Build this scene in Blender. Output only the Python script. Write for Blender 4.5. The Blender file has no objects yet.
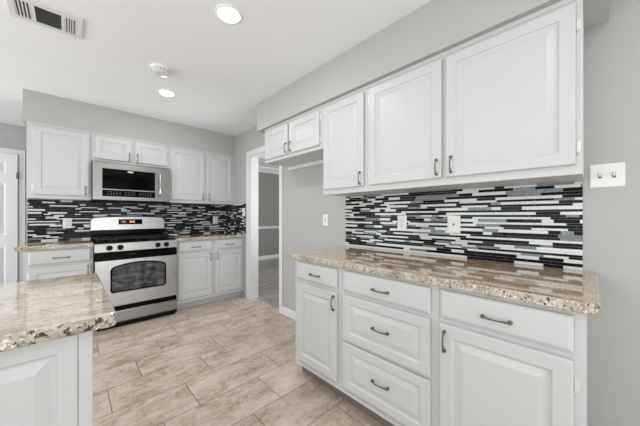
import bpy, bmesh, math, random
from mathutils import Vector
random.seed(7)
S = bpy.context.scene
COL = S.collection

# ------------------------------------------------------------------ camera
CX, CY, CH = 0.0, 0.0, 1.1943
YAW = 0.7672
cd = bpy.data.cameras.new('camera'); cam = bpy.data.objects.new('camera', cd); COL.objects.link(cam)
cam.location = (CX, CY, CH); cam.rotation_euler = (math.pi / 2, 0, -YAW)
cd.sensor_width = 36; cd.lens = 261.16 / 640 * 36; cd.shift_y = 2.7 / 640; cd.clip_start = 0.02
S.camera = cam

# ------------------------------------------------------------------ world, added fill lamps, exposure
w = bpy.data.worlds.new('sky'); S.world = w; w.use_nodes = True
bg = w.node_tree.nodes['Background']; bg.inputs[0].default_value = (0.93, 0.96, 1, 1); bg.inputs[1].default_value = 1.0
S.view_settings.view_transform = 'Standard'; S.view_settings.look = 'None'
S.view_settings.gamma = 1.0; S.view_settings.use_curve_mapping = False
S.view_settings.exposure = -0.17

def area(name, loc, rot, sx, sy, power, col=(1, 1, 1), shape='RECTANGLE', spread=math.pi):
    l = bpy.data.lights.new(name, 'AREA'); l.shape = shape; l.size = sx; l.size_y = sy; l.energy = power; l.color = col
    l.spread = spread
    o = bpy.data.objects.new(name, l); o.location = loc; o.rotation_euler = rot; COL.objects.link(o); return o
PI = math.pi
# added fill lamps in place of daylight, at invented windows and in the hall
area('window_daylight', (0.0, -2.70, 0.95), (PI / 2 + .05, 0, 0), 2.9, 1.6, 50, (0.93, 0.975, 1))
area('window_daylight', (-3.45, 1.2, 0.95), (PI / 2 + .45, 0, -PI / 2), 3.2, 1.6, 76, (0.93, 0.975, 1))
area('window_daylight', (-3.45, 4.3, 0.95), (PI / 2 + .3, 0, -PI / 2), 1.6, 1.6, 46, (0.95, 0.975, 1))
area('hall_daylight', (3.6, 2.6, 1.0), (PI / 2 + .8, 0, 0), 1.6, 1.5, 60, (0.95, 0.96, 1))  # added lamp, tilted up to brighten the hall and its ceiling
DOWNLIGHT_POWER = 5.5

# ------------------------------------------------------------------ materials
def srgb(r, g, b):
    f = lambda c: (c / 12.92) if c <= 0.04045 else ((c + 0.055) / 1.055) ** 2.4
    return (f(r / 255), f(g / 255), f(b / 255), 1)

def mat(name, col, rough=0.5, metal=0.0, spec=0.5, bump=0.0, bscale=60, var=0.0, vscale=3, coat=0.0, emit=None, estr=0):
    m = bpy.data.materials.new(name); m.use_nodes = True
    N = m.node_tree.nodes; L = m.node_tree.links; b = N['Principled BSDF']
    b.inputs['Base Color'].default_value = col; b.inputs['Roughness'].default_value = rough
    b.inputs['Metallic'].default_value = metal; b.inputs['Specular IOR Level'].default_value = spec
    b.inputs['Coat Weight'].default_value = coat; b.inputs['Coat Roughness'].default_value = 0.05
    if emit: b.inputs['Emission Color'].default_value = emit; b.inputs['Emission Strength'].default_value = estr
    tc = N.new('ShaderNodeTexCoord')
    if var:
        n = N.new('ShaderNodeTexNoise'); n.inputs['Scale'].default_value = vscale; L.new(tc.outputs['Object'], n.inputs['Vector'])
        r = N.new('ShaderNodeValToRGB')
        r.color_ramp.elements[0].position = 0.3; r.color_ramp.elements[1].position = 0.7
        r.color_ramp.elements[0].color = tuple(c * (1 - var) for c in col[:3]) + (1,)
        r.color_ramp.elements[1].color = tuple(min(1, c * (1 + var)) for c in col[:3]) + (1,)
        L.new(n.outputs['Fac'], r.inputs['Fac']); L.new(r.outputs['Color'], b.inputs['Base Color'])
    if bump:
        n = N.new('ShaderNodeTexNoise'); n.inputs['Scale'].default_value = bscale; L.new(tc.outputs['Object'], n.inputs['Vector'])
        bp = N.new('ShaderNodeBump'); bp.inputs['Strength'].default_value = bump; bp.inputs['Distance'].default_value = 0.002
        L.new(n.outputs['Fac'], bp.inputs['Height']); L.new(bp.outputs['Normal'], b.inputs['Normal'])
    return m

M = {}
M['wall'] = mat('wall_paint', srgb(183, 183, 181), 0.6, bump=0.15, bscale=250, var=0.012)
M['ceiling'] = mat('ceiling_paint', srgb(247, 249, 250), 0.8, bump=0.1, bscale=200, var=0.008)
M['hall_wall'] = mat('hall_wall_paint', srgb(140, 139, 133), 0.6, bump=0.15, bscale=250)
M['trim'] = mat('trim_paint', srgb(230, 230, 230), 0.35, bump=0.05)
M['cabinet'] = mat('cabinet_enamel', srgb(205, 206, 206), 0.36, bump=0.06, bscale=35, var=0.006, vscale=6)
M['door'] = mat('door_paint', srgb(238, 239, 243), 0.4, bump=0.05)
M['toe'] = mat('toe_kick_paint', srgb(120, 112, 104), 0.6, bump=0.1)  # brown-grey, darker than the cabinets
M['nickel'] = mat('brushed_nickel', srgb(112, 105, 98), 0.28, 1.0, bump=0.2, bscale=400)
M['hinge'] = mat('hinge_metal', srgb(225, 225, 222), 0.4, 0.5, bump=0.05)
M['chrome'] = mat('bright_chrome', srgb(210, 210, 208), 0.18, 1.0, bump=0.05)
M['plate'] = mat('switch_plate_plastic', srgb(240, 239, 233), 0.35, bump=0.02)
M['slot'] = mat('socket_slot', srgb(40, 38, 36), 0.5, bump=0.02)
M['black'] = mat('black_enamel', srgb(5, 5, 6), 0.14, spec=0.1, bump=0.02)
M['iron'] = mat('cast_iron', srgb(12, 12, 13), 0.4, spec=0.3, bump=0.4, bscale=150)
M['rubber'] = mat('black_plastic', srgb(8, 8, 9), 0.4, spec=0.15, bump=0.1)
M['blackglass'] = mat('black_glass', srgb(4, 4, 5), 0.06, spec=0.12, bump=0.01)
M['key'] = mat('keypad_print', srgb(84, 84, 83), 0.5, bump=0.02)
M['amber'] = mat('amber_display', srgb(60, 20, 5), 0.2, emit=(1, 0.32, 0.08, 1), estr=2.2, bump=0.01)
M['cavity'] = mat('oven_enamel', srgb(125, 126, 127), 0.4, bump=0.3, bscale=60, var=0.25, vscale=20)
M['rack'] = mat('oven_rack_wire', srgb(215, 214, 210), 0.4, 0.2, bump=0.05)
M['vent_dark'] = mat('vent_shadow_metal', srgb(88, 88, 88), 0.6, bump=0.05)
M['key_grey'] = mat('louvre_grey', srgb(150, 150, 150), 0.5, bump=0.02)
M['lamp'] = mat('downlight_lens', (1, 1, 1, 1), 0.5, emit=(1, 0.98, 0.95, 1), estr=9, bump=0.01)

def steel(name, c, rough, axis):
    m = mat(name, c, rough, 1.0)
    N = m.node_tree.nodes; L = m.node_tree.links; b = N['Principled BSDF']
    tc = N.new('ShaderNodeTexCoord'); mp = N.new('ShaderNodeMapping')
    mp.inputs['Scale'].default_value = (3, 3, 900) if axis == 'h' else (900, 900, 3)
    n = N.new('ShaderNodeTexNoise'); n.inputs['Scale'].default_value = 1.0
    L.new(tc.outputs['Object'], mp.inputs['Vector']); L.new(mp.outputs['Vector'], n.inputs['Vector'])
    r = N.new('ShaderNodeMapRange'); r.inputs['To Min'].default_value = rough - 0.06; r.inputs['To Max'].default_value = rough + 0.08
    L.new(n.outputs['Fac'], r.inputs['Value']); L.new(r.outputs['Result'], b.inputs['Roughness'])
    return m
M['dark_steel'] = steel('microwave_stainless', srgb(154, 152, 149), 0.3, 'h')
M['steel'] = steel('brushed_stainless', srgb(196, 195, 193), 0.27, 'h')

def ramp(N, stops):
    r = N.new('ShaderNodeValToRGB'); e = r.color_ramp.elements
    e[0].position, e[0].color = stops[0]; e[1].position, e[1].color = stops[-1]
    for p, c in stops[1:-1]:
        x = e.new(p); x.color = c
    return r

def glass_pane():
    m = bpy.data.materials.new('oven_window_glass'); m.use_nodes = True
    N = m.node_tree.nodes; L = m.node_tree.links; b = N['Principled BSDF']
    b.inputs['Base Color'].default_value = srgb(104, 106, 107); b.inputs['Roughness'].default_value = 0.08
    n = N.new('ShaderNodeTexNoise'); n.inputs['Scale'].default_value = 18
    tc = N.new('ShaderNodeTexCoord'); L.new(tc.outputs['Object'], n.inputs['Vector'])
    r = N.new('ShaderNodeMapRange'); r.inputs['To Min'].default_value = 0.35; r.inputs['To Max'].default_value = 0.55
    L.new(n.outputs['Fac'], r.inputs['Value'])
    cr = ramp(N, [(0.35, srgb(62, 64, 65)), (0.5, srgb(98, 100, 100)), (0.65, srgb(132, 134, 133))]); n.inputs['Detail'].default_value = 8  # grey tones put into the pane's colour in place of reflected brightness
    L.new(n.outputs['Fac'], cr.inputs['Fac']); L.new(cr.outputs['Color'], b.inputs['Base Color'])
    t = N.new('ShaderNodeBsdfTransparent'); mx = N.new('ShaderNodeMixShader')
    L.new(r.outputs['Result'], mx.inputs['Fac']); L.new(t.outputs[0], mx.inputs[1]); L.new(b.outputs[0], mx.inputs[2])
    L.new(mx.outputs[0], N['Material Output'].inputs['Surface'])
    return m
M['ovenglass'] = glass_pane()

def granite(name, stops, st=(1, 2.2, 1), dark=0.62, grey=0.58, sc=1.0, rough=0.07, coat=0.6):
    m = bpy.data.materials.new(name); m.use_nodes = True
    N = m.node_tree.nodes; L = m.node_tree.links; b = N['Principled BSDF']
    tc = N.new('ShaderNodeTexCoord')
    def noise(s_, det=4, rg=0.6, scale=(1, 1, 1), dist=0, loc=0):
        mp = N.new('ShaderNodeMapping'); mp.inputs['Scale'].default_value = scale
        mp.inputs['Rotation'].default_value = (0, 0, 0.12); mp.inputs['Location'].default_value = (loc, loc * 2, 0)
        n = N.new('ShaderNodeTexNoise'); n.inputs['Scale'].default_value = s_ * sc; n.inputs['Detail'].default_value = det
        n.inputs['Roughness'].default_value = rg; n.inputs['Distortion'].default_value = dist
        L.new(tc.outputs['Object'], mp.inputs['Vector']); L.new(mp.outputs['Vector'], n.inputs['Vector']); return n
    def mix(fac, a, c):
        x = N.new('ShaderNodeMix'); x.data_type = 'RGBA'
        L.new(fac, x.inputs['Factor']); L.new(a, x.inputs[6]); x.inputs[7].default_value = c; return x.outputs[2]
    def mask(n, lo, hi):
        q = ramp(N, [(lo, (0, 0, 0, 1)), (hi, (1, 1, 1, 1))]); L.new(n.outputs['Fac'], q.inputs['Fac']); return q.outputs['Color']
    base = ramp(N, stops); L.new(noise(9, 7, 0.68, st, 0.7).outputs['Fac'], base.inputs['Fac'])
    c = mix(mask(noise(38, 5, 0.7, st, 0.3, 3), 0.55, 0.66), base.outputs['Color'], srgb(158, 138, 118))
    c = mix(mask(noise(75, 3, 0.7, st, 0, 5), grey, grey + 0.06), c, srgb(132, 128, 120))
    c = mix(mask(noise(95, 3, 0.5, (1, 1.3, 1), 0, 9), 0.60, 0.66), c, srgb(236, 232, 224))
    c = mix(mask(noise(62, 3, 0.6, (1, 1.4, 1), 0.3, 7), dark, dark + 0.04), c, srgb(46, 40, 38))
    L.new(c, b.inputs['Base Color'])
    b.inputs['Roughness'].default_value = rough; b.inputs['Coat Weight'].default_value = coat; b.inputs['Coat Roughness'].default_value = 0.03
    return m
_tan = [(0.30, srgb(150, 122, 98)), (0.44, srgb(186, 158, 128)), (0.58, srgb(208, 187, 160)), (0.75, srgb(196, 182, 162))]  # tan stone, with the brown of the mosaic's reflection put into the colour
_cream = [(0.30, srgb(172, 148, 124)), (0.44, srgb(202, 187, 166)), (0.58, srgb(220, 211, 197)), (0.75, srgb(204, 196, 184))]
_edge = [(0.30, srgb(132, 118, 102)), (0.44, srgb(176, 164, 148)), (0.58, srgb(200, 193, 180)), (0.75, srgb(212, 208, 199))]
M['granite'] = granite('tan_granite', _tan, (1.6, 1, 1), 0.66)
M['cream_granite'] = granite('cream_granite', _cream, (0.55, 2.3, 1), 0.655, 0.60)
M['granite_edge'] = granite('tan_granite_edge', _edge, (1, 1, 1), 0.60, 0.56, 1.1, 0.25, 0.2)
M['cream_granite_edge'] = granite('cream_granite_edge', _edge, (1, 1, 1.2), 0.56, 0.53, 1.05, 0.45, 0.0)

def tile_floor(name, cols, grout):
    m = bpy.data.materials.new(name); m.use_nodes = True
    N = m.node_tree.nodes; L = m.node_tree.links; b = N['Principled BSDF']
    tc = N.new('ShaderNodeTexCoord'); sp = N.new('ShaderNodeSeparateXYZ'); L.new(tc.outputs['Object'], sp.inputs[0])
    def mth(op, a, c=None):
        x = N.new('ShaderNodeMath'); x.operation = op
        for i, v in enumerate((a, c)):
            if v is None: continue
            if isinstance(v, (int, float)): x.inputs[i].default_value = v
            else: L.new(v, x.inputs[i])
        return x.outputs[0]
    PY, PX = 0.298, 0.611
    yy = mth('DIVIDE', mth('SUBTRACT', sp.outputs['Y'], 1.712 - 30 * PY), PY)
    row = mth('FLOOR', yy); fy = mth('SUBTRACT', yy, row)
    xx = mth('DIVIDE', mth('SUBTRACT', mth('SUBTRACT', sp.outputs['X'], 0.6 - 30 * 0.2037 - 60 * PX), mth('MULTIPLY', row, 0.2037)), PX)
    colm = mth('FLOOR', xx); fx = mth('SUBTRACT', xx, colm)
    ex = mth('MULTIPLY', mth('MINIMUM', fx, mth('SUBTRACT', 1.0, fx)), PX)
    ey = mth('MULTIPLY', mth('MINIMUM', fy, mth('SUBTRACT', 1.0, fy)), PY)
    ed = mth('MINIMUM', ex, ey)
    g = N.new('ShaderNodeMapRange'); g.inputs['From Min'].default_value = 0.0016; g.inputs['From Max'].default_value = 0.0034
    L.new(ed, g.inputs['Value'])
    cv = N.new('ShaderNodeCombineXYZ'); L.new(row, cv.inputs[0]); L.new(colm, cv.inputs[1])
    wn = N.new('ShaderNodeTexWhiteNoise'); wn.noise_dimensions = '3D'; L.new(cv.outputs[0], wn.inputs['Vector'])
    off = N.new('ShaderNodeVectorMath'); off.operation = 'MULTIPLY_ADD'
    L.new(wn.outputs['Color'], off.inputs[0]); off.inputs[1].default_value = (9, 9, 9); L.new(tc.outputs['Object'], off.inputs[2])
    mp = N.new('ShaderNodeMapping'); mp.inputs['Scale'].default_value = (1.0, 1.8, 1); L.new(off.outputs[0], mp.inputs[0])
    n = N.new('ShaderNodeTexNoise'); n.inputs['Scale'].default_value = 3.6; n.inputs['Detail'].default_value = 12; n.inputs['Roughness'].default_value = 0.74
    n.inputs['Distortion'].default_value = 0.35; L.new(mp.outputs[0], n.inputs['Vector'])
    n2 = N.new('ShaderNodeTexNoise'); n2.inputs['Scale'].default_value = 26; n2.inputs['Detail'].default_value = 6; n2.inputs['Roughness'].default_value = 0.8
    L.new(mp.outputs[0], n2.inputs['Vector'])
    fac = mth('ADD', n.outputs['Fac'], mth('MULTIPLY', mth('SUBTRACT', n2.outputs['Fac'], 0.5), 0.55))
    r = ramp(N, cols); L.new(fac, r.inputs['Fac'])
    hs = N.new('ShaderNodeHueSaturation'); L.new(r.outputs['Color'], hs.inputs['Color'])
    vr = N.new('ShaderNodeMapRange'); vr.inputs['To Min'].default_value = 0.93; vr.inputs['To Max'].default_value = 1.05
    L.new(wn.outputs['Value'], vr.inputs['Value']); L.new(vr.outputs['Result'], hs.inputs['Value'])
    mx = N.new('ShaderNodeMix'); mx.data_type = 'RGBA'; L.new(g.outputs['Result'], mx.inputs['Factor'])
    mx.inputs[6].default_value = grout; L.new(hs.outputs['Color'], mx.inputs[7]); L.new(mx.outputs[2], b.inputs['Base Color'])
    bp = N.new('ShaderNodeBump'); bp.inputs['Strength'].default_value = 0.5; bp.inputs['Distance'].default_value = 0.0015
    L.new(g.outputs['Result'], bp.inputs['Height']); L.new(bp.outputs['Normal'], b.inputs['Normal'])
    b.inputs['Roughness'].default_value = 0.33
    return m
M['floor'] = tile_floor('travertine_tile', [(0.27, srgb(134, 113, 98)), (0.40, srgb(174, 156, 141)), (0.53, srgb(202, 187, 173)), (0.74, srgb(219, 208, 197))], srgb(128, 115, 104))
M['hall_floor'] = tile_floor('grey_tile', [(0.30, srgb(112, 104, 97)), (0.44, srgb(146, 139, 131)), (0.55, srgb(172, 165, 157)), (0.72, srgb(186, 181, 174))], srgb(120, 116, 112))  # same tile, with cool dim hall light put into its greyer colour

GL = [mat('mosaic_grout', srgb(180, 180, 177), 0.8, bump=0.2),
      mat('mosaic_black_glass', srgb(5, 6, 7), 0.12, spec=0.06, bump=0.02, var=0.3, vscale=40),
      mat('mosaic_charcoal_glass', srgb(34, 37, 39), 0.2, spec=0.1, bump=0.3, bscale=90, var=0.4, vscale=60),
      mat('mosaic_slate_stone', srgb(108, 112, 113), 0.3, bump=0.3, bscale=90, var=0.35, vscale=50),
      mat('mosaic_white_glass', srgb(214, 216, 215), 0.12, bump=0.02, var=0.03),
      mat('mosaic_foil_glass', srgb(104, 114, 117), 0.3, metal=0.3, bump=0.5, bscale=70, var=0.3, vscale=70)]

# ------------------------------------------------------------------ mesh helpers
class MB:
    def __init__(self): self.b = bmesh.new()
    def box(self, x0, x1, y0, y1, z0, z1, bev=0.0, mi=0):
        if x0 > x1: x0, x1 = x1, x0
        if y0 > y1: y0, y1 = y1, y0
        if z0 > z1: z0, z1 = z1, z0
        t = bmesh.new()
        vs = [t.verts.new((x, y, z)) for z in (z0, z1) for y in (y0, y1) for x in (x0, x1)]
        for f in ((0, 2, 3, 1), (4, 5, 7, 6), (0, 1, 5, 4), (2, 6, 7, 3), (0, 4, 6, 2), (1, 3, 7, 5)):
            t.faces.new([vs[i] for i in f])
        if bev: bmesh.ops.bevel(t, geom=t.edges[:], offset=bev, segments=2, affect='EDGES', profile=0.7)
        self.merge(t, mi); return self
    def merge(self, t, mi=0, smooth=False):
        mp = {v: self.b.verts.new(v.co) for v in t.verts}
        for f in t.faces:
            try:
                nf = self.b.faces.new([mp[v] for v in f.verts]); nf.material_index = mi; nf.smooth = smooth
            except ValueError: pass
        t.free()
    def loft(self, rings, cap=True, mi=0, smooth=False, closed=True):
        R = [[self.b.verts.new(p) for p in r] for r in rings]; n = len(R[0])
        for a, c in zip(R, R[1:]):
            for i in range(n if closed else n - 1):
                j = (i + 1) % n
                f = self.b.faces.new((a[i], a[j], c[j], c[i])); f.material_index = mi; f.smooth = smooth
        if cap:
            for r in (R[0], R[-1]):
                f = self.b.faces.new(r); f.material_index = mi
        return self
    def tube(self, pts, rad, n=10, mi=0, squash=None):
        pts = [Vector(p) for p in pts]; rs = rad if isinstance(rad, (list, tuple)) else [rad] * len(pts)
        rings = []; up = None
        for i, p in enumerate(pts):
            d = (pts[min(i + 1, len(pts) - 1)] - pts[max(i - 1, 0)]).normalized()
            if up is None:
                up = Vector((0, 0, 1)) if abs(d.z) < 0.9 else Vector((1, 0, 0))
            u = (up - d * up.dot(d)).normalized(); v = d.cross(u); up = u
            rings.append([p + (u * math.cos(k * 2 * PI / n) + v * math.sin(k * 2 * PI / n)) * rs[i] for k in range(n)])
        return self.loft(rings, True, mi, True)
    def lathe(self, c, axis, prof, n=24, mi=0):
        # prof: list of (radius, distance along axis)
        a = Vector(axis).normalized(); u = a.orthogonal().normalized(); v = a.cross(u); c = Vector(c)
        rings = [[c + a * h + (u * math.cos(k * 2 * PI / n) + v * math.sin(k * 2 * PI / n)) * r for k in range(n)] for r, h in prof]
        return self.loft(rings, True, mi, True)
    def build(self, name, m, parent=None, origin=None):
        bmesh.ops.recalc_face_normals(self.b, faces=self.b.faces[:])
        o0 = Vector(origin) if origin else (Vector(parent['_o']) if parent is not None else Vector((0, 0, 0)))
        for v in self.b.verts: v.co -= o0
        me = bpy.data.meshes.new(name); self.b.to_mesh(me); self.b.free()
        for x in (m if isinstance(m, list) else [m]): me.materials.append(x)
        o = bpy.data.objects.new(name, me); COL.objects.link(o)
        if parent is not None: o.parent = parent; o['_o'] = list(o0)
        else: o.location = o0; o['_o'] = list(o0)
        # smooth faces keep crisp corners
        if any(p.use_smooth for p in me.polygons):
            try: me.set_sharp_from_angle(angle=math.radians(40))
            except Exception: pass
        return o

def thing(name, loc, label, cat, group=None):
    o = bpy.data.objects.new(name, None); o.empty_display_size = 0.1; COL.objects.link(o); o.location = loc
    o['_o'] = list(loc); o['label'] = label; o['category'] = cat
    if group: o['group'] = group
    return o
def tag(o, label, cat, group=None):
    o['label'] = label; o['category'] = cat
    if group: o['group'] = group
    return o
def struct(name, mb, m):
    o = mb.build(name, m); o['kind'] = 'structure'; return o

# ------------------------------------------------------------------ the room
ZC, XW, YB = 2.443, 1.884, 4.188
XL0, YN, YF = -3.6, -2.85, 5.5
f = MB().box(XL0 - .1, XW + 0.06, YN - .1, 6.3, -0.05, 0); struct('floor', f, M['floor'])
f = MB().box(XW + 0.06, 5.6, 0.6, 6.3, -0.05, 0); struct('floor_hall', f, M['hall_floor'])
f = MB().box(XL0 - .1, XW + 0.118, YN - .1, 6.3, ZC, ZC + .06); struct('ceiling', f, M['ceiling'])
f = MB().box(XW + 0.118, 5.6, 0.6, 6.3, 2.52, 2.58); struct('ceiling_hall', f, M['ceiling'])
# right wall with the doorway
DY0, DY1, DZ = 2.665, 3.395, 2.045
f = MB().box(XW, XW + .118, YN, DY0, 0, 2.52).box(XW, XW + .118, DY0, DY1, DZ, 2.52).box(XW, XW + .118, DY1, 6.2, 0, 2.52)
struct('wall_right', f, M['wall'])
f = MB().box(-0.322, XW, YB, YB + .12, 0, ZC); struct('wall_back', f, M['wall'])
f = MB().box(XL0, XW, YF, YF + .1, 0, ZC); struct('wall_dining', f, M['wall'])
# left wall and near wall with openings for the added windows
f = MB()
f.box(XL0 - .1, XL0, YN, YF, 0, .1).box(XL0 - .1, XL0, YN, YF, 2.3, ZC).box(XL0 - .1, XL0, YN, -.4, .1, 2.3)
f.box(XL0 - .1, XL0, 2.8, 3.5, .1, 2.3).box(XL0 - .1, XL0, 5.1, YF, .1, 2.3)
struct('wall_left', f, M['wall'])
f = MB()
f.box(XL0, XW, YN - .1, YN, 0, .1).box(XL0, XW, YN - .1, YN, 2.3, ZC).box(XL0, -1.45, YN - .1, YN, .1, 2.3).box(1.45, XW, YN - .1, YN, .1, 2.3)
struct('wall_near', f, M['wall'])
# hall beyond the doorway
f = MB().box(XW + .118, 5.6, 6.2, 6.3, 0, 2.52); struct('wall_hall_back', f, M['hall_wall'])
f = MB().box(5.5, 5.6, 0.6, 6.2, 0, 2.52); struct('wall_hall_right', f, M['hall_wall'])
# soffits above the cabinets
ZS = 2.134
f = MB().box(-0.322, XW, 3.871, YB, ZS, ZC); struct('trim_1', f, M['wall'])          # back soffit
f = MB().box(1.515, XW, -0.06, 2.582, ZS, ZC); struct('trim_2', f, M['wall'])        # right soffit
# baseboards
def base_y(name, x, y0, y1, h=0.09, d=0.014, mm='trim'):
    f = MB(); prof = [(x, 0), (x - d, 0), (x - d, h - .02), (x - d * .5, h - .006), (x - d * .35, h), (x, h)]
    f.loft([[(a, y, z) for a, z in prof] for y in (y0, y1)]); struct(name, f, M[mm])
base_y('baseboard_right', XW, 1.56, 2.601)
base_y('baseboard_right_near', XW, YN, -0.03)
def base_x(name, y, x0, x1, h=0.09, d=0.014):
    f = MB(); prof = [(y, 0), (y - d, 0), (y - d, h - .02), (y - d * .5, h - .006), (y - d * .35, h), (y, h)]
    f.loft([[(x, a, z) for a, z in prof] for x in (x0, x1)]); struct(name, f, M['trim'])
base_x('baseboard_hall', 6.2, XW + .12, 5.5, 0.10)
# chair rail and crown moulding of the hall
f = MB(); prof = [(6.2, .835), (6.185, .84), (6.178, .86), (6.165, .875), (6.165, .895), (6.2, .905)]
f.loft([[(x, a, z) for a, z in prof] for x in (XW + .12, 5.5)]); struct('trim_3', f, M['trim'])
f = MB(); prof = [(6.2, 2.37), (6.18, 2.37), (6.165, 2.40), (6.13, 2.44), (6.09, 2.47), (6.075, 2.519), (6.2, 2.519)]
f.loft([[(x, a, z) for a, z in prof] for x in (XW + .12, 5.5)]); struct('trim_4', f, M['trim'])
# door casing round the opening in the right wall
def casing(name, x, y0, y1, z0, z1):
    f = MB(); f.box(x, XW - .0005, y0, y1, z0, z1, .003); return struct(name, f, M['trim'])
f = MB()
f.box(1.868, XW - .0003, DY1, 3.49, 0, 2.12, .003).box(1.868, XW - .0003, 2.603, DY0, 0, 2.12, .003)
f.box(1.868, XW - .0003, DY0, DY1, DZ, 2.12, .003)
f.box(XW - .0003, 2.004, DY1 - .016, DY1 - .0005, 0, DZ - .0005).box(XW - .0003, 2.004, DY0 + .0005, DY0 + .012, 0, DZ - .0005)
f.box(XW - .0003, 2.004, DY0 + .012, DY1 - .016, DZ - .014, DZ - .0005)
struct('trim_5', f, M['trim'])
# ledger strip on the wall under the cabinet over the fridge space
f = MB().box(1.866, XW - .0004, 1.60, 2.478, 1.728, 1.7655, .002); struct('trim_6', f, M['trim'])

# unseen windows behind the camera and at the left, invented as daylight sources
def window(n, axis, a0, a1, p):
    f = MB(); g = MB()
    def bx(m, A0, A1, z0, z1, d0, d1):
        if axis == 'y': m.box(A0, A1, p + d0, p + d1, z0, z1)
        else: m.box(p + d0, p + d1, A0, A1, z0, z1)
    for A in ((a0, a0 + .06), (a1 - .06, a1), ((a0 + a1) / 2 - .03, (a0 + a1) / 2 + .03)): bx(f, A[0], A[1], .1, 2.3, -.06, -.01)
    for z in ((.1, .16), (2.24, 2.3)): bx(f, a0, a1, z[0], z[1], -.06, -.01)
    o = f.build('window_%d' % n, M['trim']); o['kind'] = 'structure'
window(1, 'y', -1.45, 1.45, YN)
window(2, 'x', -.4, 2.8, XL0)
window(3, 'x', 3.5, 5.1, XL0)

# white six panel door in the wall of the far room, with its casing
def frame_map(face, plane):
    # (along, out, z) -> world
    if face == 'X-': return lambda a, o, z: (plane - o, a, z)
    return lambda a, o, z: (a, plane - o, z)
def rings_rect(mp, a0, a1, z0, z1, steps):
    return [[mp(x, o, z) for x, z in ((a0 + i, z0 + i), (a1 - i, z0 + i), (a1 - i, z1 - i), (a0 + i, z1 - i))] for i, o in steps]

def door_leaf():
    X1, X0, Z1, y = -0.500, -1.31, 2.035, YF - .012
    f = MB(); mp = frame_map('Y-', y)
    f.box(X0, X1, y - .012, y, .008, Z1)
    wd = (X1 - X0 - 3 * .105) / 2
    rows = [(.20, .80), (.93, 1.64), (1.76, 1.93)]
    cols = [(X0 + .105, X0 + .105 + wd), (X1 - .105 - wd, X1 - .105)]
    # stiles and rails
    zs = [.008] + [v for r in rows for v in r] + [Z1]
    for k in range(0, len(zs), 2): f.box(X0, X1, y - .03, y - .012, zs[k], zs[k + 1])
    for a, b in rows:
        for c0, c1 in ((X0, cols[0][0]), (cols[0][1], cols[1][0]), (cols[1][1], X1)): f.box(c0, c1, y - .03, y - .012, a, b)
        for c0, c1 in cols:
            f.loft(rings_rect(mp, c0, c1, a, b, [(0, .012), (0, .03), (.012, .014), (.02, .014), (.045, .026)]))
    d = f.build('door_1', M['door']); d['kind'] = 'structure'
    for z in (.25, 1.74):
        h = MB(); h.tube([(X1 + .004, y - .034, z - .045), (X1 + .004, y - .034, z + .045)], .007)
        h.box(X1 - .012, X1 + .010, y - .0335, y - .0305, z - .042, z + .042); h.build('hinge', M['nickel'], d)
    k = MB(); k.lathe((X0 + .06, y - .03, .95), (0, -1, 0), [(.026, 0), (.026, .006), (.010, .01), (.010, .03), (.024, .045), (.026, .06), (.012, .07)])
    k.build('door_knob', M['nickel'], d)
door_leaf()
f = MB(); y = YF - .0005
f.box(-.495, -.430, y - .02, y, 0, 2.105, .003).box(-1.39, -1.315, y - .02, y, 0, 2.105, .003).box(-1.315, -.495, y - .02, y, 2.04, 2.105, .003)
struct('trim_7', f, M['trim'])

# ------------------------------------------------------------------ mosaic backsplashes
def mosaic(face, plane, a0, a1, z0, z1, holes, light, dark=(62, 18, 10, 5, 5), out=0.008):
    f = MB(); mp = frame_map(face, plane)
    def bx(A0, A1, Z0, Z1, O0, O1, mi, bev=0):
        p = mp(A0, O0, Z0); q = mp(A1, O1, Z1)
        f.box(p[0], q[0], p[1], q[1], p[2], q[2], bev, mi)
    bx(a0, a1, z0, z1, 0.0005, 0.004, 0)
    hs_ = []
    while sum(hs_) < z1 - z0 - .006: hs_.append(random.choice([.0125, .0165, .0165, .0195]))
    sc_ = (z1 - z0) / sum(hs_); zz = z0; prev = []
    for r, hh in enumerate(hs_):
        ph = hh * sc_; a = a0 - random.uniform(0, .1); row = []; k = 0
        while a < a1:
            L = random.choice([.05, .08, .10, .10, .13, .15]); b = a + L
            c0, c1 = max(a, a0) + .0008, min(b, a1) - .0008
            m_ = (a + b) / 2; up = next((q[2] for q in prev if q[0] <= m_ < q[1]), 1)
            wl, wd = (light, dark)
            k = random.choices([1, 2, 3, 4, 5], wd if up in (3, 4) else wl)[0]
            row.append((a, b, k))
            segs = [(c0, c1)]
            for h0, h1, g0, g1 in holes:
                if zz + ph > g0 and zz < g1:
                    ns = []
                    for s0, s1 in segs:
                        if s1 <= h0 or s0 >= h1: ns.append((s0, s1)); continue
                        if s0 < h0: ns.append((s0, h0))
                        if s1 > h1: ns.append((h1, s1))
                    segs = ns
            for s0, s1 in segs:
                if s1 - s0 > .004: bx(s0, s1, zz + .0009, zz + ph - .0009, .004, out - (0.0012 if k == 3 else 0), k)
            a = b
        prev = row; zz += ph
    return f
CT = 0.9145
f = mosaic('X-', XW, .028, 1.60, CT + .0005, 1.3695, [], (22, 6, 6, 60, 6), (62, 14, 6, 11, 7))
tag(f.build('mosaic_backsplash', GL), 'black and white glass strip mosaic backsplash above the long right-hand granite counter', 'backsplash')
f = mosaic('Y-', YB, -.315, XW - .009, CT + .0005, 1.3695, [], (50, 12, 5, 30, 3), (76, 15, 3, 3, 3))
tag(f.build('mosaic_backsplash', GL), 'wide black and white glass strip mosaic backsplash behind the stainless range', 'backsplash')
f = mosaic('X-', XW, 3.50, YB - .0005, CT + .0005, 1.3695, [], (50, 12, 5, 30, 3), (76, 15, 3, 3, 3))
tag(f.build('mosaic_backsplash', GL), 'short return of strip mosaic backsplash beside the white doorway casing', 'backsplash')

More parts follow.
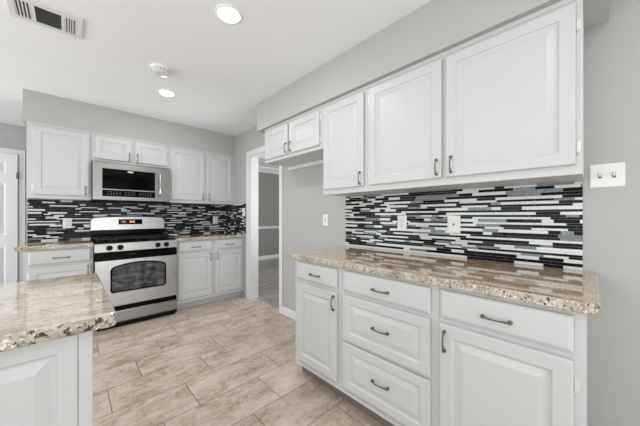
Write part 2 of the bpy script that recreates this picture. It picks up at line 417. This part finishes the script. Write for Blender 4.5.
# ------------------------------------------------------------------ cabinet kit
def pull(parent, mp, a, z, o, vertical, L=.084, name='handle'):
    f = MB(); n = 12; pts = []; rs = []
    for i in range(n + 1):
        t = i / n; s = (t - .5) * L; h = .010 + .013 * math.sin(PI * t) ** .8 if 0 < t < 1 else .010
        pts.append(mp(a, o + h, z + s) if vertical else mp(a + s, o + h, z)); rs.append(.0032 + .0022 * abs(2 * t - 1) ** 2)
    f.tube(pts, rs, 10)
    for s in (-L / 2, L / 2):
        p0 = mp(a, o, z + s) if vertical else mp(a + s, o, z)
        p1 = mp(a, o + .012, z + s) if vertical else mp(a + s, o + .012, z)
        d = Vector(p1) - Vector(p0)
        f.lathe(p0, d, [(.0075, 0), (.0075, .004), (.0055, .008), (.0065, .013), (.003, .016)], 12)
    return f.build(name, M['nickel'], parent)

def hinge(parent, mp, a, z, o, side):
    f = MB(); f.tube([mp(a, o + .004, z - .026), mp(a, o + .004, z + .026)], .0042, 8)
    for zz in (-.029, .029):
        f.lathe(mp(a, o + .004, z + zz - .003), (0, 0, 1), [(.002, 0), (.0045, .002), (.0045, .004), (.002, .006)], 8)
    p = mp(a, o + .001, z - .022); q = mp(a + side * .011, o + .004, z + .022)
    f.box(p[0], q[0], p[1], q[1], p[2], q[2])
    return f.build('hinge', M['hinge'], parent)

def raised_panel(mp, a0, a1, z0, z1, o, t=.019, stile=.052):
    w_ = min(a1 - a0, z1 - z0)
    st = min(stile, w_ * .30); bv = min(.028, w_ * .13)
    f = MB()
    f.loft(rings_rect(mp, a0, a1, z0, z1, [(0, o), (0, o + t - .005), (.0015, o + t - .0015), (.005, o + t),
        (st, o + t), (st + .004, o + t - .006), (st + .009, o + t - .0075), (st + .012, o + t - .0075),
        (st + .012 + bv, o + t - .0015), (st + .014 + bv, o + t - .001)]))
    return f
def slab(mp, a0, a1, z0, z1, o, t=.019):
    f = MB(); f.loft(rings_rect(mp, a0, a1, z0, z1, [(0, o), (0, o + t - .009), (.004, o + t - .004), (.008, o + t - .003), (.012, o + t - .0005), (.016, o + t)])); return f

def cab_door(c, mp, a0, a1, z0, z1, handle, hside, hz=None, panel=True):
    """handle: (a, z) centre of a vertical pull; hside: +1 hinge at a1, -1 at a0"""
    d = raised_panel(mp, a0, a1, z0, z1, .001).build('door', M['cabinet'], c)
    if handle: pull(d, mp, handle[0], handle[1], .0205, True)
    for z in (hz or (z0 + .07, z1 - .07)):
        hinge(d, mp, (a1 + .004) if hside > 0 else (a0 - .004), z, .0, 1 if hside > 0 else -1)
    return d
def cab_drawer(c, mp, a0, a1, z0, z1, panel=False, L=.105):
    d = (raised_panel(mp, a0, a1, z0, z1, .001, stile=.045) if panel else slab(mp, a0, a1, z0, z1, .001)).build('drawer', M['cabinet'], c)
    pull(d, mp, (a0 + a1) / 2, (z0 + z1) / 2 - (.008 if z0 > .7 else -.003 if z0 < .2 else .001), .0205, False, L)
    return d

def carcass(c, mp, depth, a0, a1, z0, z1, name='body'):
    f = MB(); p = mp(a0, 0, z0); q = mp(a1, -depth, z1)
    f.box(p[0], q[0], p[1], q[1], z0, z1, .0012); return f.build(name, M['cabinet'], c)
def upper_trim(c, mp, a0, a1):
    # thin scribe moulding along the top
    f = MB(); prof = [(0, 2.112), (.004, 2.112), (.008, 2.118), (.008, 2.126), (.012, 2.132), (0, 2.132)]
    f.loft([[mp(a, o + .0003, z) for o, z in prof] for a in (a0, a1)]); return f.build('top_moulding', M['cabinet'], c)

# ---- right wall, upper cabinets (face at X = 1.559)
XU = 1.559; mu = frame_map('X-', XU); du = XW - XU - .001
c = thing('wall_cabinet', (XU, .57, 1.371), 'widest white double-door wall cabinet, right of the single door one, above the long backsplash', 'cabinet', 'white wall cabinets')
carcass(c, mu, du, .0235, 1.119, 1.371, 2.1325); upper_trim(c, mu, .0235, 1.119)
cab_door(c, mu, .044, .571, 1.412, 2.095, (.542, 1.481), -1, (1.487, 2.006))
cab_door(c, mu, .595, 1.100, 1.412, 2.095, (.622, 1.476), 1, (1.487, 2.03))
c = thing('wall_cabinet', (XU, 1.35, 1.371), 'tall single-door white wall cabinet above left end of the long right counter', 'cabinet', 'white wall cabinets')
carcass(c, mu, du, 1.120, 1.576, 1.371, 2.1325); upper_trim(c, mu, 1.120, 1.576)
cab_door(c, mu, 1.146, 1.556, 1.412, 2.095, (1.174, 1.470), 1)
c = thing('wall_cabinet', (XU, 2.03, 1.767), 'short white two-door wall cabinet over the empty fridge space beside the doorway', 'cabinet', 'white wall cabinets')
carcass(c, mu, du, 1.577, 2.485, 1.767, 2.1325); upper_trim(c, mu, 1.577, 2.485)
cab_door(c, mu, 1.612, 2.030, 1.80, 2.095, (2.006, 1.862), -1, (1.85, 2.04))
cab_door(c, mu, 2.055, 2.465, 1.80, 2.095, (2.080, 1.862), 1, (1.85, 2.04))

# ---- back wall, upper cabinets (face at Y = 3.872)
YU = 3.875; mb_ = frame_map('Y-', YU); db = YB - YU - .001
c = thing('wall_cabinet', (-.05, YU, 1.371), 'single-door white wall cabinet left of the microwave', 'cabinet', 'white wall cabinets')
carcass(c, mb_, db, -.295, .187, 1.371, 2.1325); upper_trim(c, mb_, -.295, .187)
cab_door(c, mb_, -.250, .168, 1.412, 2.095, (.138, 1.470), -1)
c = thing('wall_cabinet', (.57, YU, 1.81), 'short white two-door wall cabinet directly above the microwave', 'cabinet', 'white wall cabinets')
carcass(c, mb_, db, .188, .957, 1.812, 2.1325); upper_trim(c, mb_, .188, .957)
cab_door(c, mb_, .215, .553, 1.842, 2.095, (.530, 1.90), -1, (1.88, 2.05))
cab_door(c, mb_, .590, .935, 1.842, 2.095, (.612, 1.90), 1, (1.88, 2.05))
c = thing('wall_cabinet', (1.42, YU, 1.371), 'two-door white wall cabinet right of the microwave in the corner', 'cabinet', 'white wall cabinets')
carcass(c, mb_, db, .958, XW - .001, 1.371, 2.1325); upper_trim(c, mb_, .958, XW - .001)
cab_door(c, mb_, .985, 1.412, 1.412, 2.095, (1.388, 1.465), -1)
cab_door(c, mb_, 1.450, 1.822, 1.412, 2.095, (1.474, 1.465), 1)

# ---- right wall, base cabinets (face at X = 1.227)
XC = 1.227; mc = frame_map('X-', XC); dc = XW - XC - .001
def base_body(c, mp, depth, a0, a1, z0=.105, toe='toe'):
    carcass(c, mp, depth, a0, a1, z0, .8755)
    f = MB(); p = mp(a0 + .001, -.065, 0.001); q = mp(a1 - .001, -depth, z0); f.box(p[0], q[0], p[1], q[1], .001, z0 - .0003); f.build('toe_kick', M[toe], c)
    f = MB(); p = mp(a0, .006, z0 - .001); q = mp(a1, .0003, z0 + .022); f.box(p[0], q[0], p[1], q[1], p[2], q[2], .002); f.build('base_moulding', M['cabinet'], c)
c = thing('base_cabinet', (XC, 1.31, 0), 'narrow white base cabinet with one drawer over one door, left end of long counter', 'cabinet', 'white base cabinets')
base_body(c, mc, dc, 1.079, 1.537)
cab_drawer(c, mc, 1.106, 1.500, .735, .860, L=.086)
cab_door(c, mc, 1.106, 1.500, .150, .708, (1.128, .643), 1)
c = thing('base_cabinet', (XC, .78, 0), 'white base cabinet of three stacked drawers in middle of long counter', 'cabinet', 'white base cabinets')
base_body(c, mc, dc, .481, 1.078)
cab_drawer(c, mc, .519, 1.052, .735, .860, L=.094); cab_drawer(c, mc, .519, 1.052, .443, .712, True, .094); cab_drawer(c, mc, .519, 1.052, .148, .424, True, .094)
c = thing('base_cabinet', (XC, .25, 0), 'white base cabinet with wide drawer over door at right end of long counter, nearest camera', 'cabinet', 'white base cabinets')
base_body(c, mc, dc, .0108, .480)
cab_drawer(c, mc, .040, .475, .735, .860, L=.092)
cab_door(c, mc, .040, .475, .148, .710, (.453, .636), -1, (.22, .628))

# ---- back wall, base cabinets (face at Y = 3.578)
YC = 3.578; mk = frame_map('Y-', YC); dk = YB - YC - .001
c = thing('base_cabinet', (-.05, YC, 0), 'white base cabinet left of the stainless range, partly behind the peninsula', 'cabinet', 'white base cabinets')
base_body(c, mk, dk, -.290, .187, .09, 'cabinet')
cab_drawer(c, mk, -.262, .170, .735, .860); cab_door(c, mk, -.262, .170, .135, .705, (.146, .645), -1)
c = thing('base_cabinet', (1.42, YC, 0), 'white base cabinet with two drawers over two doors right of the range', 'cabinet', 'white base cabinets')
base_body(c, mk, dk, .963, XW - .001, .09, 'cabinet')
cab_drawer(c, mk, .985, 1.408, .735, .860); cab_drawer(c, mk, 1.452, 1.842, .735, .860)
cab_door(c, mk, .985, 1.408, .135, .705, (1.384, .645), -1); cab_door(c, mk, 1.452, 1.842, .135, .705, (1.476, .645), 1)

# ---- peninsula
PX, PYN, PYF = .050, .985, 1.640
c = thing('peninsula_cabinet', (-.6, 1.3, 0), 'white raised-panel peninsula base cabinet under the lower-left granite top', 'cabinet')
f = MB().box(-1.7, PX, PYN, PYF, .10, .8755, .0015); f.build('body', M['cabinet'], c)
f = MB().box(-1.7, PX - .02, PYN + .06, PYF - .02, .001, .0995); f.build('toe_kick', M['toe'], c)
mpn = frame_map('Y-', PYN)
f = MB().box(.020, PX, PYN - .0115, PYN - .0003, .10, .8750, .003); f.build('corner_stile', M['cabinet'], c)
for a0, a1 in ((-.46, .0192), (-.95, -.48)):
    f = MB(); f.loft(rings_rect(mpn, a0, a1, .12, .872, [(0, .0003), (0, .010), (.003, .012), (.040, .012), (.043, .006), (.046, .004), (.050, .004), (.078, .011), (.080, .0115)]))
    f.build('side_panel', M['cabinet'], c)

# ------------------------------------------------------------------ countertops
def slab_top(name, pts, z0, z1, label, r=.006, m='granite'):
    """granite slab of the given outline with an eased edge"""
    f = MB(); n = len(pts)
    def inset(d):
        out = []
        for i in range(n):
            p, a, b = Vector(pts[i]), Vector(pts[i - 1]), Vector(pts[(i + 1) % n])
            e1 = (p - a).normalized(); e2 = (b - p).normalized()
            n1 = Vector((-e1.y, e1.x)); n2 = Vector((-e2.y, e2.x)); m_ = (n1 + n2); m_ = m_ / max(m_.dot(n1), .2) if m_.length else n1
            out.append(p + m_ * d)
        return out
    rr = []
    for d, z in ((r * .7, z0), (r * .2, z0 + r * .4), (0, z0 + r), (0, z1 - r), (r * .2, z1 - r * .35), (r * .8, z1)):
        rr.append([(q.x, q.y, z) for q in inset(d)])
    f.loft(rr)
    for fc in f.b.faces:
        fc.normal_update(); fc.material_index = 1 if abs(fc.normal.z) < 0.5 else 0
    o = f.build(name, [M[m], M[m + '_edge']]); tag(o, label, 'countertop'); return o
def rcorner(cx, cy, r, a0, a1, n=6):
    return [(cx + r * math.cos(a0 + (a1 - a0) * i / n), cy + r * math.sin(a0 + (a1 - a0) * i / n)) for i in range(n + 1)]
ZT = .8765
# right: outline counter-clockwise
R_ = .05
pts = [(XW - .0005, 1.588)] + rcorner(1.196 + .02, 1.588 - .02, .02, PI / 2, PI) + rcorner(1.196 + R_, -.022 + R_, R_, PI, 1.5 * PI) + [(XW - .0005, -.022)]
slab_top('countertop', pts, ZT, CT, 'long speckled tan granite countertop along the right wall under the mosaic')
pts = [(-.345, YB - .0005), (-.345, 3.555)] + [(.187, 3.545), (.187, YB - .0005)]
slab_top('countertop', pts, ZT, CT, 'small granite countertop left of the stainless range')
pts = [(.961, YB - .0005), (.961, 3.545), (XW - .0005, 3.545), (XW - .0005, YB - .0005)]
slab_top('countertop', pts, ZT, CT, 'granite countertop right of the range running into the corner')
pts = [(-1.75, 1.685), (-1.75, .950)] + rcorner(.102 - .018, .950 + .018, .018, -PI / 2, 0) + rcorner(.102 - .018, 1.685 - .018, .018, 0, PI / 2)
slab_top('countertop', pts, ZT, CT, 'cream and grey granite peninsula countertop in the lower-left foreground', r=.005, m='cream_granite')

# ------------------------------------------------------------------ range
RX0, RX1, RY = .192, .957, 3.535
rg = thing('gas_range', (.575, 3.85, 0), 'freestanding stainless steel gas range with black cooktop and oven door', 'range')
ym = frame_map('Y-', RY)
f = MB(); f.box(RX0, RX0 + .02, RY, 4.17, .03, .895).box(RX1 - .02, RX1, RY, 4.17, .03, .895).box(RX0 + .02, RX1 - .02, 4.14, 4.17, .03, .895)
f.box(RX0 + .02, RX1 - .02, RY, 4.14, .03, .25).box(RX0 + .02, RX1 - .02, RY, 4.14, .74, .895)
f.build('body', M['black'], rg)
f = MB().box(RX0 + .02, RX1 - .02, 3.62, 4.139, .2505, .27).box(RX0 + .0205, RX0 + .06, RY + .001, 4.139, .2505, .7395).box(RX1 - .06, RX1 - .0205, RY + .001, 4.139, .2505, .7395)
f.box(RX0 + .06, RX1 - .06, 3.9, 3.92, .27, .7395); f.build('oven_cavity', M['cavity'], rg)
for z in (.42, .53):
    f = MB(); f.tube([(RX0 + .07, 3.60, z), (RX1 - .07, 3.60, z)], .0055, 8).tube([(RX0 + .07, 3.88, z), (RX1 - .07, 3.88, z)], .004, 8)
    for i in range(18):
        x = RX0 + .085 + i * (RX1 - RX0 - .17) / 17; f.tube([(x, 3.60, z), (x, 3.88, z)], .002, 6)
    f.build('oven_rack', M['rack'], rg)
# sloped control panel with knobs
f = MB(); prof = [(RY - .012, .812), (RY - .035, .815), (RY - .012, .893), (RY - .004, .900), (RY + .02, .900), (RY + .02, .812)]
f.loft([[(x, a, z) for a, z in prof] for x in (RX0, RX1)]); cp = f.build('control_panel', M['steel'], rg)
for x in (.312, .405, .755, .842):
    f = MB(); nrm = Vector((0, -.96, .28)).normalized(); c0 = Vector((x, RY - .0236, .853))
    f.lathe(c0, nrm, [(.028, 0), (.028, .004), (.024, .007), (.0225, .026), (.019, .029)], 20)
    p = c0 + nrm * .029; f.box(p.x - .003, p.x + .003, p.y - .006, p.y + .003, p.z - .015, p.z + .015)
    f.build('knob', M['rubber'], cp)
# oven door: steel frame with arched window
def arched(x0, x1, z0, z1, rise, r, n=10):
    p = []
    for cx, cz, a0 in ((x1 - r, z0 + r, -PI / 2),): p += [(cx + r * math.cos(a0 + PI / 2 * i / 4), cz + r * math.sin(a0 + PI / 2 * i / 4)) for i in range(5)]
    zt = lambda x: z1 + rise * (1 - ((x - (x0 + x1) / 2) / ((x1 - x0) / 2)) ** 2)
    p += [(x1, z1 - r), (x1 - r * .3, zt(x1 - r * .3) - r * .3)]
    for i in range(n + 1):
        x = (x1 - r) + (x0 - x1 + 2 * r) * i / n; p.append((x, zt(x)))
    p += [(x0 + r * .3, zt(x0 + r * .3) - r * .3), (x0, z1 - r)]
    p += [(x0 + r + r * math.cos(PI + PI / 2 * i / 4), z0 + r + r * math.sin(PI + PI / 2 * i / 4)) for i in range(5)]
    return p
def ring_extrude(f, outer, inner, y0, y1):
    """plate between an outer rectangle and an inner outline"""
    n = len(inner); cx = sum(p[0] for p in inner) / n; cz = sum(p[1] for p in inner) / n
    (X0, X1, Z0, Z1) = outer; out = []
    for x, z in inner:
        dx, dz = x - cx, z - cz; t = 1e9
        if dx > 1e-9: t = min(t, (X1 - cx) / dx)
        if dx < -1e-9: t = min(t, (X0 - cx) / dx)
        if dz > 1e-9: t = min(t, (Z1 - cz) / dz)
        if dz < -1e-9: t = min(t, (Z0 - cz) / dz)
        out.append([cx + dx * t, cz + dz * t])
    for X in (X0, X1):
        for Z in (Z0, Z1):
            k = min(range(n), key=lambda i: (out[i][0] - X) ** 2 + (out[i][1] - Z) ** 2); out[k] = [X, Z]
    b = f.b
    V = [[b.verts.new((p[0], y, p[1])) for p in pl] for pl, y in ((out, y0), (out, y1), (inner, y1), (inner, y0))]
    for a, c in ((0, 1), (1, 2), (2, 3), (3, 0)):
        for i in range(n):
            j = (i + 1) % n; b.faces.new((V[a][i], V[a][j], V[c][j], V[c][i]))
win = arched(.318, .836, .375, .645, .045, .03)
f = MB(); ring_extrude(f, (RX0 + .004, RX1 - .004, .235, .722), arched(.318, .836, .375, .645, .045, .03), RY - .002, RY - .042)
od = f.build('oven_door', M['steel'], rg)
f = MB(); ring_extrude(f, (.3185, .8355, .3755, .69), win, RY - .004, RY - .040); f.b.clear()
inn = arched(.332, .822, .389, .634, .042, .024)
# black window trim: loft between outline and inner outline
nn = len(win); b = f.b
V = [[b.verts.new((p[0], yy, p[1])) for p in pl] for pl, yy in ((win, RY - .01), (win, RY - .0435), (inn, RY - .0405), (inn, RY - .01))]
for a, c2 in ((0, 1), (1, 2), (2, 3), (3, 0)):
    for i in range(nn):
        j = (i + 1) % nn; b.faces.new((V[a][i], V[a][j], V[c2][j], V[c2][i]))
f.build('window_trim', M['black'], od)
f = MB(); f.loft([[(p[0], yy, p[1]) for p in inn] for yy in (RY - .030, RY - .034)]); f.build('window_glass', M['ovenglass'], od)
# black band above the door with the bar handle
f = MB().box(RX0 + .004, RX1 - .004, RY - .036, RY - .002, .724, .808, .003); f.build('door_top_band', M['black'], od)
f = MB(); f.tube([(RX0 + .03, RY - .04, .772), (RX0 + .034, RY - .066, .774), (RX0 + .06, RY - .08, .775), (RX1 - .06, RY - .08, .775), (RX1 - .034, RY - .066, .774), (RX1 - .03, RY - .04, .772)], .013, 12)
f.build('handle', M['black'], od)
# drawer with a recessed black grip above it, toe panel
f = MB(); prof = [(RY - .002, .055), (RY - .040, .058), (RY - .044, .070), (RY - .040, .168), (RY - .030, .176), (RY - .002, .176)]
f.loft([[(x, a, z) for a, z in prof] for x in (RX0 + .004, RX1 - .004)]); dw = f.build('storage_drawer', M['dark_steel'], rg)  # darker steel colour stands in for the floor reflected in the drawer front
f = MB().box(RX0 + .004, RX1 - .004, RY - .012, RY - .002, .177, .233, .002); f.tube([(RX0 + .01, RY - .030, .218), (RX1 - .01, RY - .030, .218)], .010, 8)
f.build('drawer_grip', M['black'], dw)
f = MB().box(RX0 + .02, RX1 - .02, RY - .02, RY + .02, .002, .0295).box(RX0 + .004, RX1 - .004, RY - .034, RY - .003, .03, .054); f.build('toe_panel', M['rubber'], rg)
# cooktop, burners, grates
f = MB().box(RX0 + .001, RX1 - .001, RY + .0205, 4.12, .8955, .908, .004); f.build('cooktop', M['black'], rg)
for x in (.385, .765):
    for yb in (3.68, 3.94):
        f = MB(); f.lathe((x, yb, .908), (0, 0, 1), [(.052, .0003), (.052, .004), (.040, .006), (.040, .012), (.036, .016), (.034, .020)], 24)
        f.build('burner', M['iron'], rg)
for gx0, gx1 in ((RX0 + .025, .565), (.584, RX1 - .025)):
    f = MB(); zt = .946; y0, y1 = 3.572, 4.07
    for xx in (gx0, gx1): f.box(xx - .006, xx + .006, y0, y1, zt - .012, zt, .002)
    for yy in (y0, (y0 + y1) / 2, y1): f.box(gx0, gx1, yy - .006, yy + .006, zt - .012, zt, .002)
    gm = (gx0 + gx1) / 2
    for yb in (3.69, 3.945):
        for dx, dy in ((1, 0), (-1, 0)):
            f.box(gm + dx * .03, gm + dx * (gx1 - gm), yb - .005, yb + .005, zt - .012, zt + .003, .001)
        f.box(gm - .005, gm + .005, yb + .03, yb + .115, zt - .012, zt + .003, .001); f.box(gm - .005, gm + .005, yb - .115, yb - .03, zt - .012, zt + .003, .001)
    for xx in (gx0, gx1):
        for yy in (y0 + .008, y1 - .008): f.box(xx - .006, xx + .006, yy - .006, yy + .006, .9083, zt - .01)
    f.build('grate', M['iron'], rg)
# backguard with display
f = MB(); y0 = 4.10; prof = []
n = 12
def bg_top(x):
    t = (x - (RX0 + RX1) / 2) / ((RX1 - RX0) / 2); return 1.176 + .016 * (1 - t * t) - (.03 * max(0, abs(t) - .94) / .06)
xs = [RX0 + (RX1 - RX0) * i / 40 for i in range(41)]
f.loft([[(x, y0 + .02, 1.018), (x, y0 - .012, 1.022), (x, y0 - .006, bg_top(x) - .012), (x, y0 + .006, bg_top(x)), (x, 4.165, bg_top(x)), (x, 4.165, 1.018)] for x in xs], smooth=True)
bgd = f.build('backguard', M['steel'], rg)
f = MB().box(RX0 + .004, RX1 - .004, y0 + .012, 4.165, .9085, 1.0175); f.build('backguard_base', M['black'], rg)
f = MB(); f.box(.452, .700, y0 - .018, y0 - .0095, 1.085, 1.150, .004); dsp = f.build('display_panel', M['blackglass'], bgd)
f = MB()
for k, x in enumerate((.488, .510)):
    f.box(x, x + .010, y0 - .0192, y0 - .0182, 1.112, 1.126)
f.build('indicator_digits', M['amber'], dsp)
f = MB()
for x in (.566, .579, .595, .608): # clock digits
    f.box(x, x + .009, y0 - .0192, y0 - .0182, 1.108, 1.130)
f.build('clock_digits', M['amber'], dsp)
f = MB().box(.572, .582, y0 - .0125, y0 - .0105, 1.052, 1.062, .0008); f.build('badge', M['chrome'], bgd)

# ------------------------------------------------------------------ microwave over the range
MX0, MX1, MZ0, MZ1, MY = .192, .952, 1.362, 1.808, 3.792
mw = thing('microwave', (.57, 3.98, MZ0), 'stainless steel over-the-range microwave with black window', 'microwave')
f = MB().box(MX0, MX1, MY + .021, YB - .0085, MZ0, MZ1, .002); f.build('body', M['rubber'], mw)
f = MB().box(MX0, MX1, MY, MY + .0205, MZ0 + .012, MZ1 - .024, .003); md = f.build('door', M['dark_steel'], mw)
f = MB().box(MX0, MX1, MY + .004, MY + .0205, MZ1 - .0235, MZ1, .002); vt = f.build('top_vent', M['dark_steel'], mw)
f = MB()
for i in range(30): f.box(MX0 + .03 + i * .0235, MX0 + .046 + i * .0235, MY + .0028, MY + .0042, MZ1 - .016, MZ1 - .008)
f.build('vent_slots', M['slot'], vt)
f = MB().box(.274, .784, MY - .003, MY - .0003, 1.500, 1.730, .0012); f.build('window_glass', M['blackglass'], md)
f = MB().box(.274, .784, MY - .003, MY - .0003, 1.415, 1.488, .0012); kp = f.build('keypad', M['blackglass'], md)
for g0, g1 in ((0, 5), (6, 10), (11, 16)):
    f = MB()
    for r in range(3):
        for i in range(g0, g1):
            x = .315 + i * .0275; f.box(x, x + .016, MY - .0036, MY - .0031, 1.432 + r * .016, 1.4375 + r * .016)
    f.build('key_labels', M['key'], kp)
f = MB().box(.505, .56, MY - .0045, MY - .0032, 1.700, 1.720, .0005); f.build('badge', M['chrome'], md)
f = MB(); xh = .832
f.tube([(xh, MY, 1.440), (xh, MY - .025, 1.443), (xh, MY - .040, 1.462), (xh, MY - .044, 1.50), (xh, MY - .044, 1.655), (xh, MY - .040, 1.693), (xh, MY - .025, 1.712), (xh, MY, 1.715)], .0105, 12)
f.build('handle', M['chrome'], md)
f = MB().box(MX0 + .05, MX1 - .05, MY + .05, MY + .30, MZ0 - .012, MZ0 - .0005, .002); f.build('underside_filter', M['rubber'], mw)

# ------------------------------------------------------------------ outlets and switches
def plate(face, plane, a, z, w_, h_, label, kind, cat, group):
    mp = frame_map(face, plane); p = mp(a, 0, z)
    t = thing(kind, p, label, cat, group)
    f = MB(); f.loft(rings_rect(mp, a - w_ / 2, a + w_ / 2, z - h_ / 2, z + h_ / 2, [(0, .0002), (0, .003), (.002, .005), (.006, .006)])); f.build('cover_plate', M['plate'], t)
    def bx(A0, A1, Z0, Z1, O0, O1, nm, mm, par=None, bev=0):
        f = MB(); p = mp(A0, O0, Z0); q = mp(A1, O1, Z1); f.box(p[0], q[0], p[1], q[1], p[2], q[2], bev); return f.build(nm, M[mm], par or t)
    if kind == 'wall_outlet':
        for dz in (-.020, .020):
            s = bx(a - .0165, a + .0165, z + dz - .014, z + dz + .014, .0062, .0085, 'socket', 'plate', None, .002)
            f = MB()
            for A0, A1, Z0, Z1 in ((-.008, -.0055, -.002, .008), (.0055, .008, -.002, .008), (-.003, .003, -.011, -.006)):
                p = mp(a + A0, .0087, z + dz + Z0); q = mp(a + A1, .0091, z + dz + Z1); f.box(p[0], q[0], p[1], q[1], p[2], q[2])
            f.build('slots', M['slot'], s)
    elif kind == 'cable_jack':
        f = MB(); p = mp(a, .006, z); d = Vector(mp(a, 1.006, z)) - Vector(p); f.lathe(p, d, [(.007, 0.0002), (.007, .004), (.0045, .0045), (.0045, .009)], 12); f.build('jack', M['nickel'], t)
    else:
        n = 2 if w_ > .1 else 1
        for k in range(n):
            aa = a + (0 if n == 1 else (k - .5) * .046)
            bx(aa - .006, aa + .006, z - .013, z + .013, .0062, .0072, 'toggle_slot', 'key')
            f = MB(); f.loft([[mp(aa + x, o, z + zz) for x, zz in ((-.0045, za - .006), (.0045, za - .006), (.0045, za + .004), (-.0045, za + .004))] for o, za in ((.0073, 0), (.018, .007))])
            f.build('toggle', M['plate'], t)
    for dz in ((-.030, .030) if kind != 'wall_outlet' else (0,)):
        f = MB(); p = mp(a, .006, z + dz); d = Vector(mp(a, 1.006, z)) - Vector(mp(a, .006, z)); f.lathe(p, d, [(.003, .0002), (.0025, .0012)], 8); f.build('screw', M['plate'], t)
    return t
GP = 'wall outlets and switches'
plate('X-', XW - .0083, 1.022, 1.138, .078, .118, 'white duplex outlet on right-hand mosaic, the left of its two plates', 'wall_outlet', 'outlet', GP)
plate('X-', XW - .0083, .642, 1.136, .082, .118, 'cream cable jack plate on right-hand mosaic, right of the duplex outlet', 'cable_jack', 'outlet', GP)
plate('X-', XW, -.054, 1.390, .116, .114, 'white double toggle switch plate on grey wall right of the large upper cabinets', 'light_switch', 'switch', GP)
plate('X-', XW, 1.873, 1.150, .070, .115, 'white single switch plate on grey wall of the empty fridge space', 'light_switch', 'switch', GP)
plate('Y-', YB - .0083, -.006, 1.108, .076, .116, 'white outlet on back mosaic left of the range', 'wall_outlet', 'outlet', GP)
plate('Y-', YB - .0083, 1.697, 1.125, .076, .116, 'white outlet on back mosaic right of the range', 'wall_outlet', 'outlet', GP)
plate('X-', XW - .0083, 3.575, 1.245, .075, .120, 'white switch plate on the mosaic return beside the doorway', 'light_switch', 'switch', GP)

# ------------------------------------------------------------------ ceiling fittings
def downlight(x, y, r, label):
    t = thing('recessed_light', (x, y, ZC), label, 'ceiling light', 'recessed ceiling lights')
    f = MB(); f.lathe((x, y, ZC), (0, 0, -1), [(r * 1.22, .0005), (r * 1.22, .003), (r * 1.15, .007), (r * 1.0, .008), (r * 1.0, .0005)], 40); f.build('trim_ring', M['ceiling'], t)
    f = MB(); f.lathe((x, y, ZC), (0, 0, -1), [(r * .97, .0082), (r * .95, .0105), (r * .6, .013), (.002, .014)], 40); f.build('lens', M['lamp'], t)
    l = bpy.data.lights.new('downlight_lamp', 'AREA'); l.shape = 'DISK'; l.size = r * 1.8; l.energy = DOWNLIGHT_POWER; l.color = (1, .99, .97)
    o = bpy.data.objects.new('downlight_lamp', l); o.location = (x, y, ZC - .018); COL.objects.link(o)
downlight(.717, 1.555, .066, 'round recessed ceiling light nearer the camera at top centre')
downlight(.721, 2.985, .066, 'round recessed ceiling light nearer the range, beyond the smoke detector')
for x, y in ((-.9, .2), (-.9, 1.9), (.5, -.3), (-1.6, 3.4)):
    l = bpy.data.lights.new('downlight_lamp', 'AREA'); l.shape = 'DISK'; l.size = .12; l.energy = DOWNLIGHT_POWER; l.color = (1, .99, .97)
    o = bpy.data.objects.new('downlight_lamp', l); o.location = (x, y, ZC - .018); COL.objects.link(o)

t = thing('smoke_detector', (.565, 2.535, ZC), 'round white smoke detector on the ceiling between the two recessed lights', 'smoke detector')
f = MB(); f.lathe((.565, 2.535, ZC), (0, 0, -1), [(.076, .0005), (.076, .010), (.072, .013)], 36); f.build('base', M['ceiling'], t)
f = MB(); f.lathe((.565, 2.535, ZC), (0, 0, -1), [(.060, .0132), (.066, .020), (.066, .036), (.058, .044), (.030, .047), (.028, .045), (.006, .045)], 36); cv = f.build('cover', M['trim'], t)
f = MB()
for k in range(14):
    a = 2 * PI * k / 14; p = (.565 + .064 * math.cos(a), 2.535 + .064 * math.sin(a)); f.box(p[0] - .004, p[0] + .004, p[1] - .004, p[1] + .004, ZC - .032, ZC - .024)
f.build('vent_openings', M['vent_dark'], cv)

# ceiling air register: three-way pattern
VX0, VX1, VY0, VY1 = -.257, .068, 2.23, 2.49
t = thing('ceiling_vent', (-.1, 2.36, ZC), 'white rectangular ceiling air register with dark louvres, top left', 'vent')
f = MB()
zt, zb = ZC - .0005, ZC - .012
secs = [(-.225, -.165), (-.145, -.031), (-.012, .034)]
ys = (2.276, 2.456)
f.box(VX0, VX1, VY0, ys[0], zb, zt, .002).box(VX0, VX1, ys[1], VY1, zb, zt, .002)
xs_ = [VX0] + [v for s_ in secs for v in s_] + [VX1]
for k in range(0, len(xs_), 2): f.box(xs_[k], xs_[k + 1], ys[0], ys[1], zb, zt, .001)
f.build('frame', M['trim'], t)
f = MB().box(VX0 + .01, VX1 - .01, ys[0] - .01, ys[1] + .01, ZC - .003, ZC - .0008); f.build('backing', M['vent_dark'], t)
f = MB()
for i in range(9):
    yv = ys[0] + .012 + i * .0195; f.loft([[(x, yv + dy, z) for dy, z in ((0, zb), (.002, zb), (.012, ZC - .0035), (.010, ZC - .0035))] for x in (secs[1][0], secs[1][1])])
f.build('louvres', M['key_grey'], t)
for a, b2 in (secs[0], secs[2]):
    k = 4; f = MB()
    for i in range(k + 1):
        xv = a + (b2 - a) * i / k; sg = 1 if a > -.1 else -1
        f.loft([[(xv + dx, yv, z) for dx, z in ((-.003, zb), (.003, zb), (.003, ZC - .0035), (-.003, ZC - .0035))] for yv in ys])
    f.build('side_bars', M['trim'], t)

for o in bpy.data.objects:
    if '_o' in o: del o['_o']
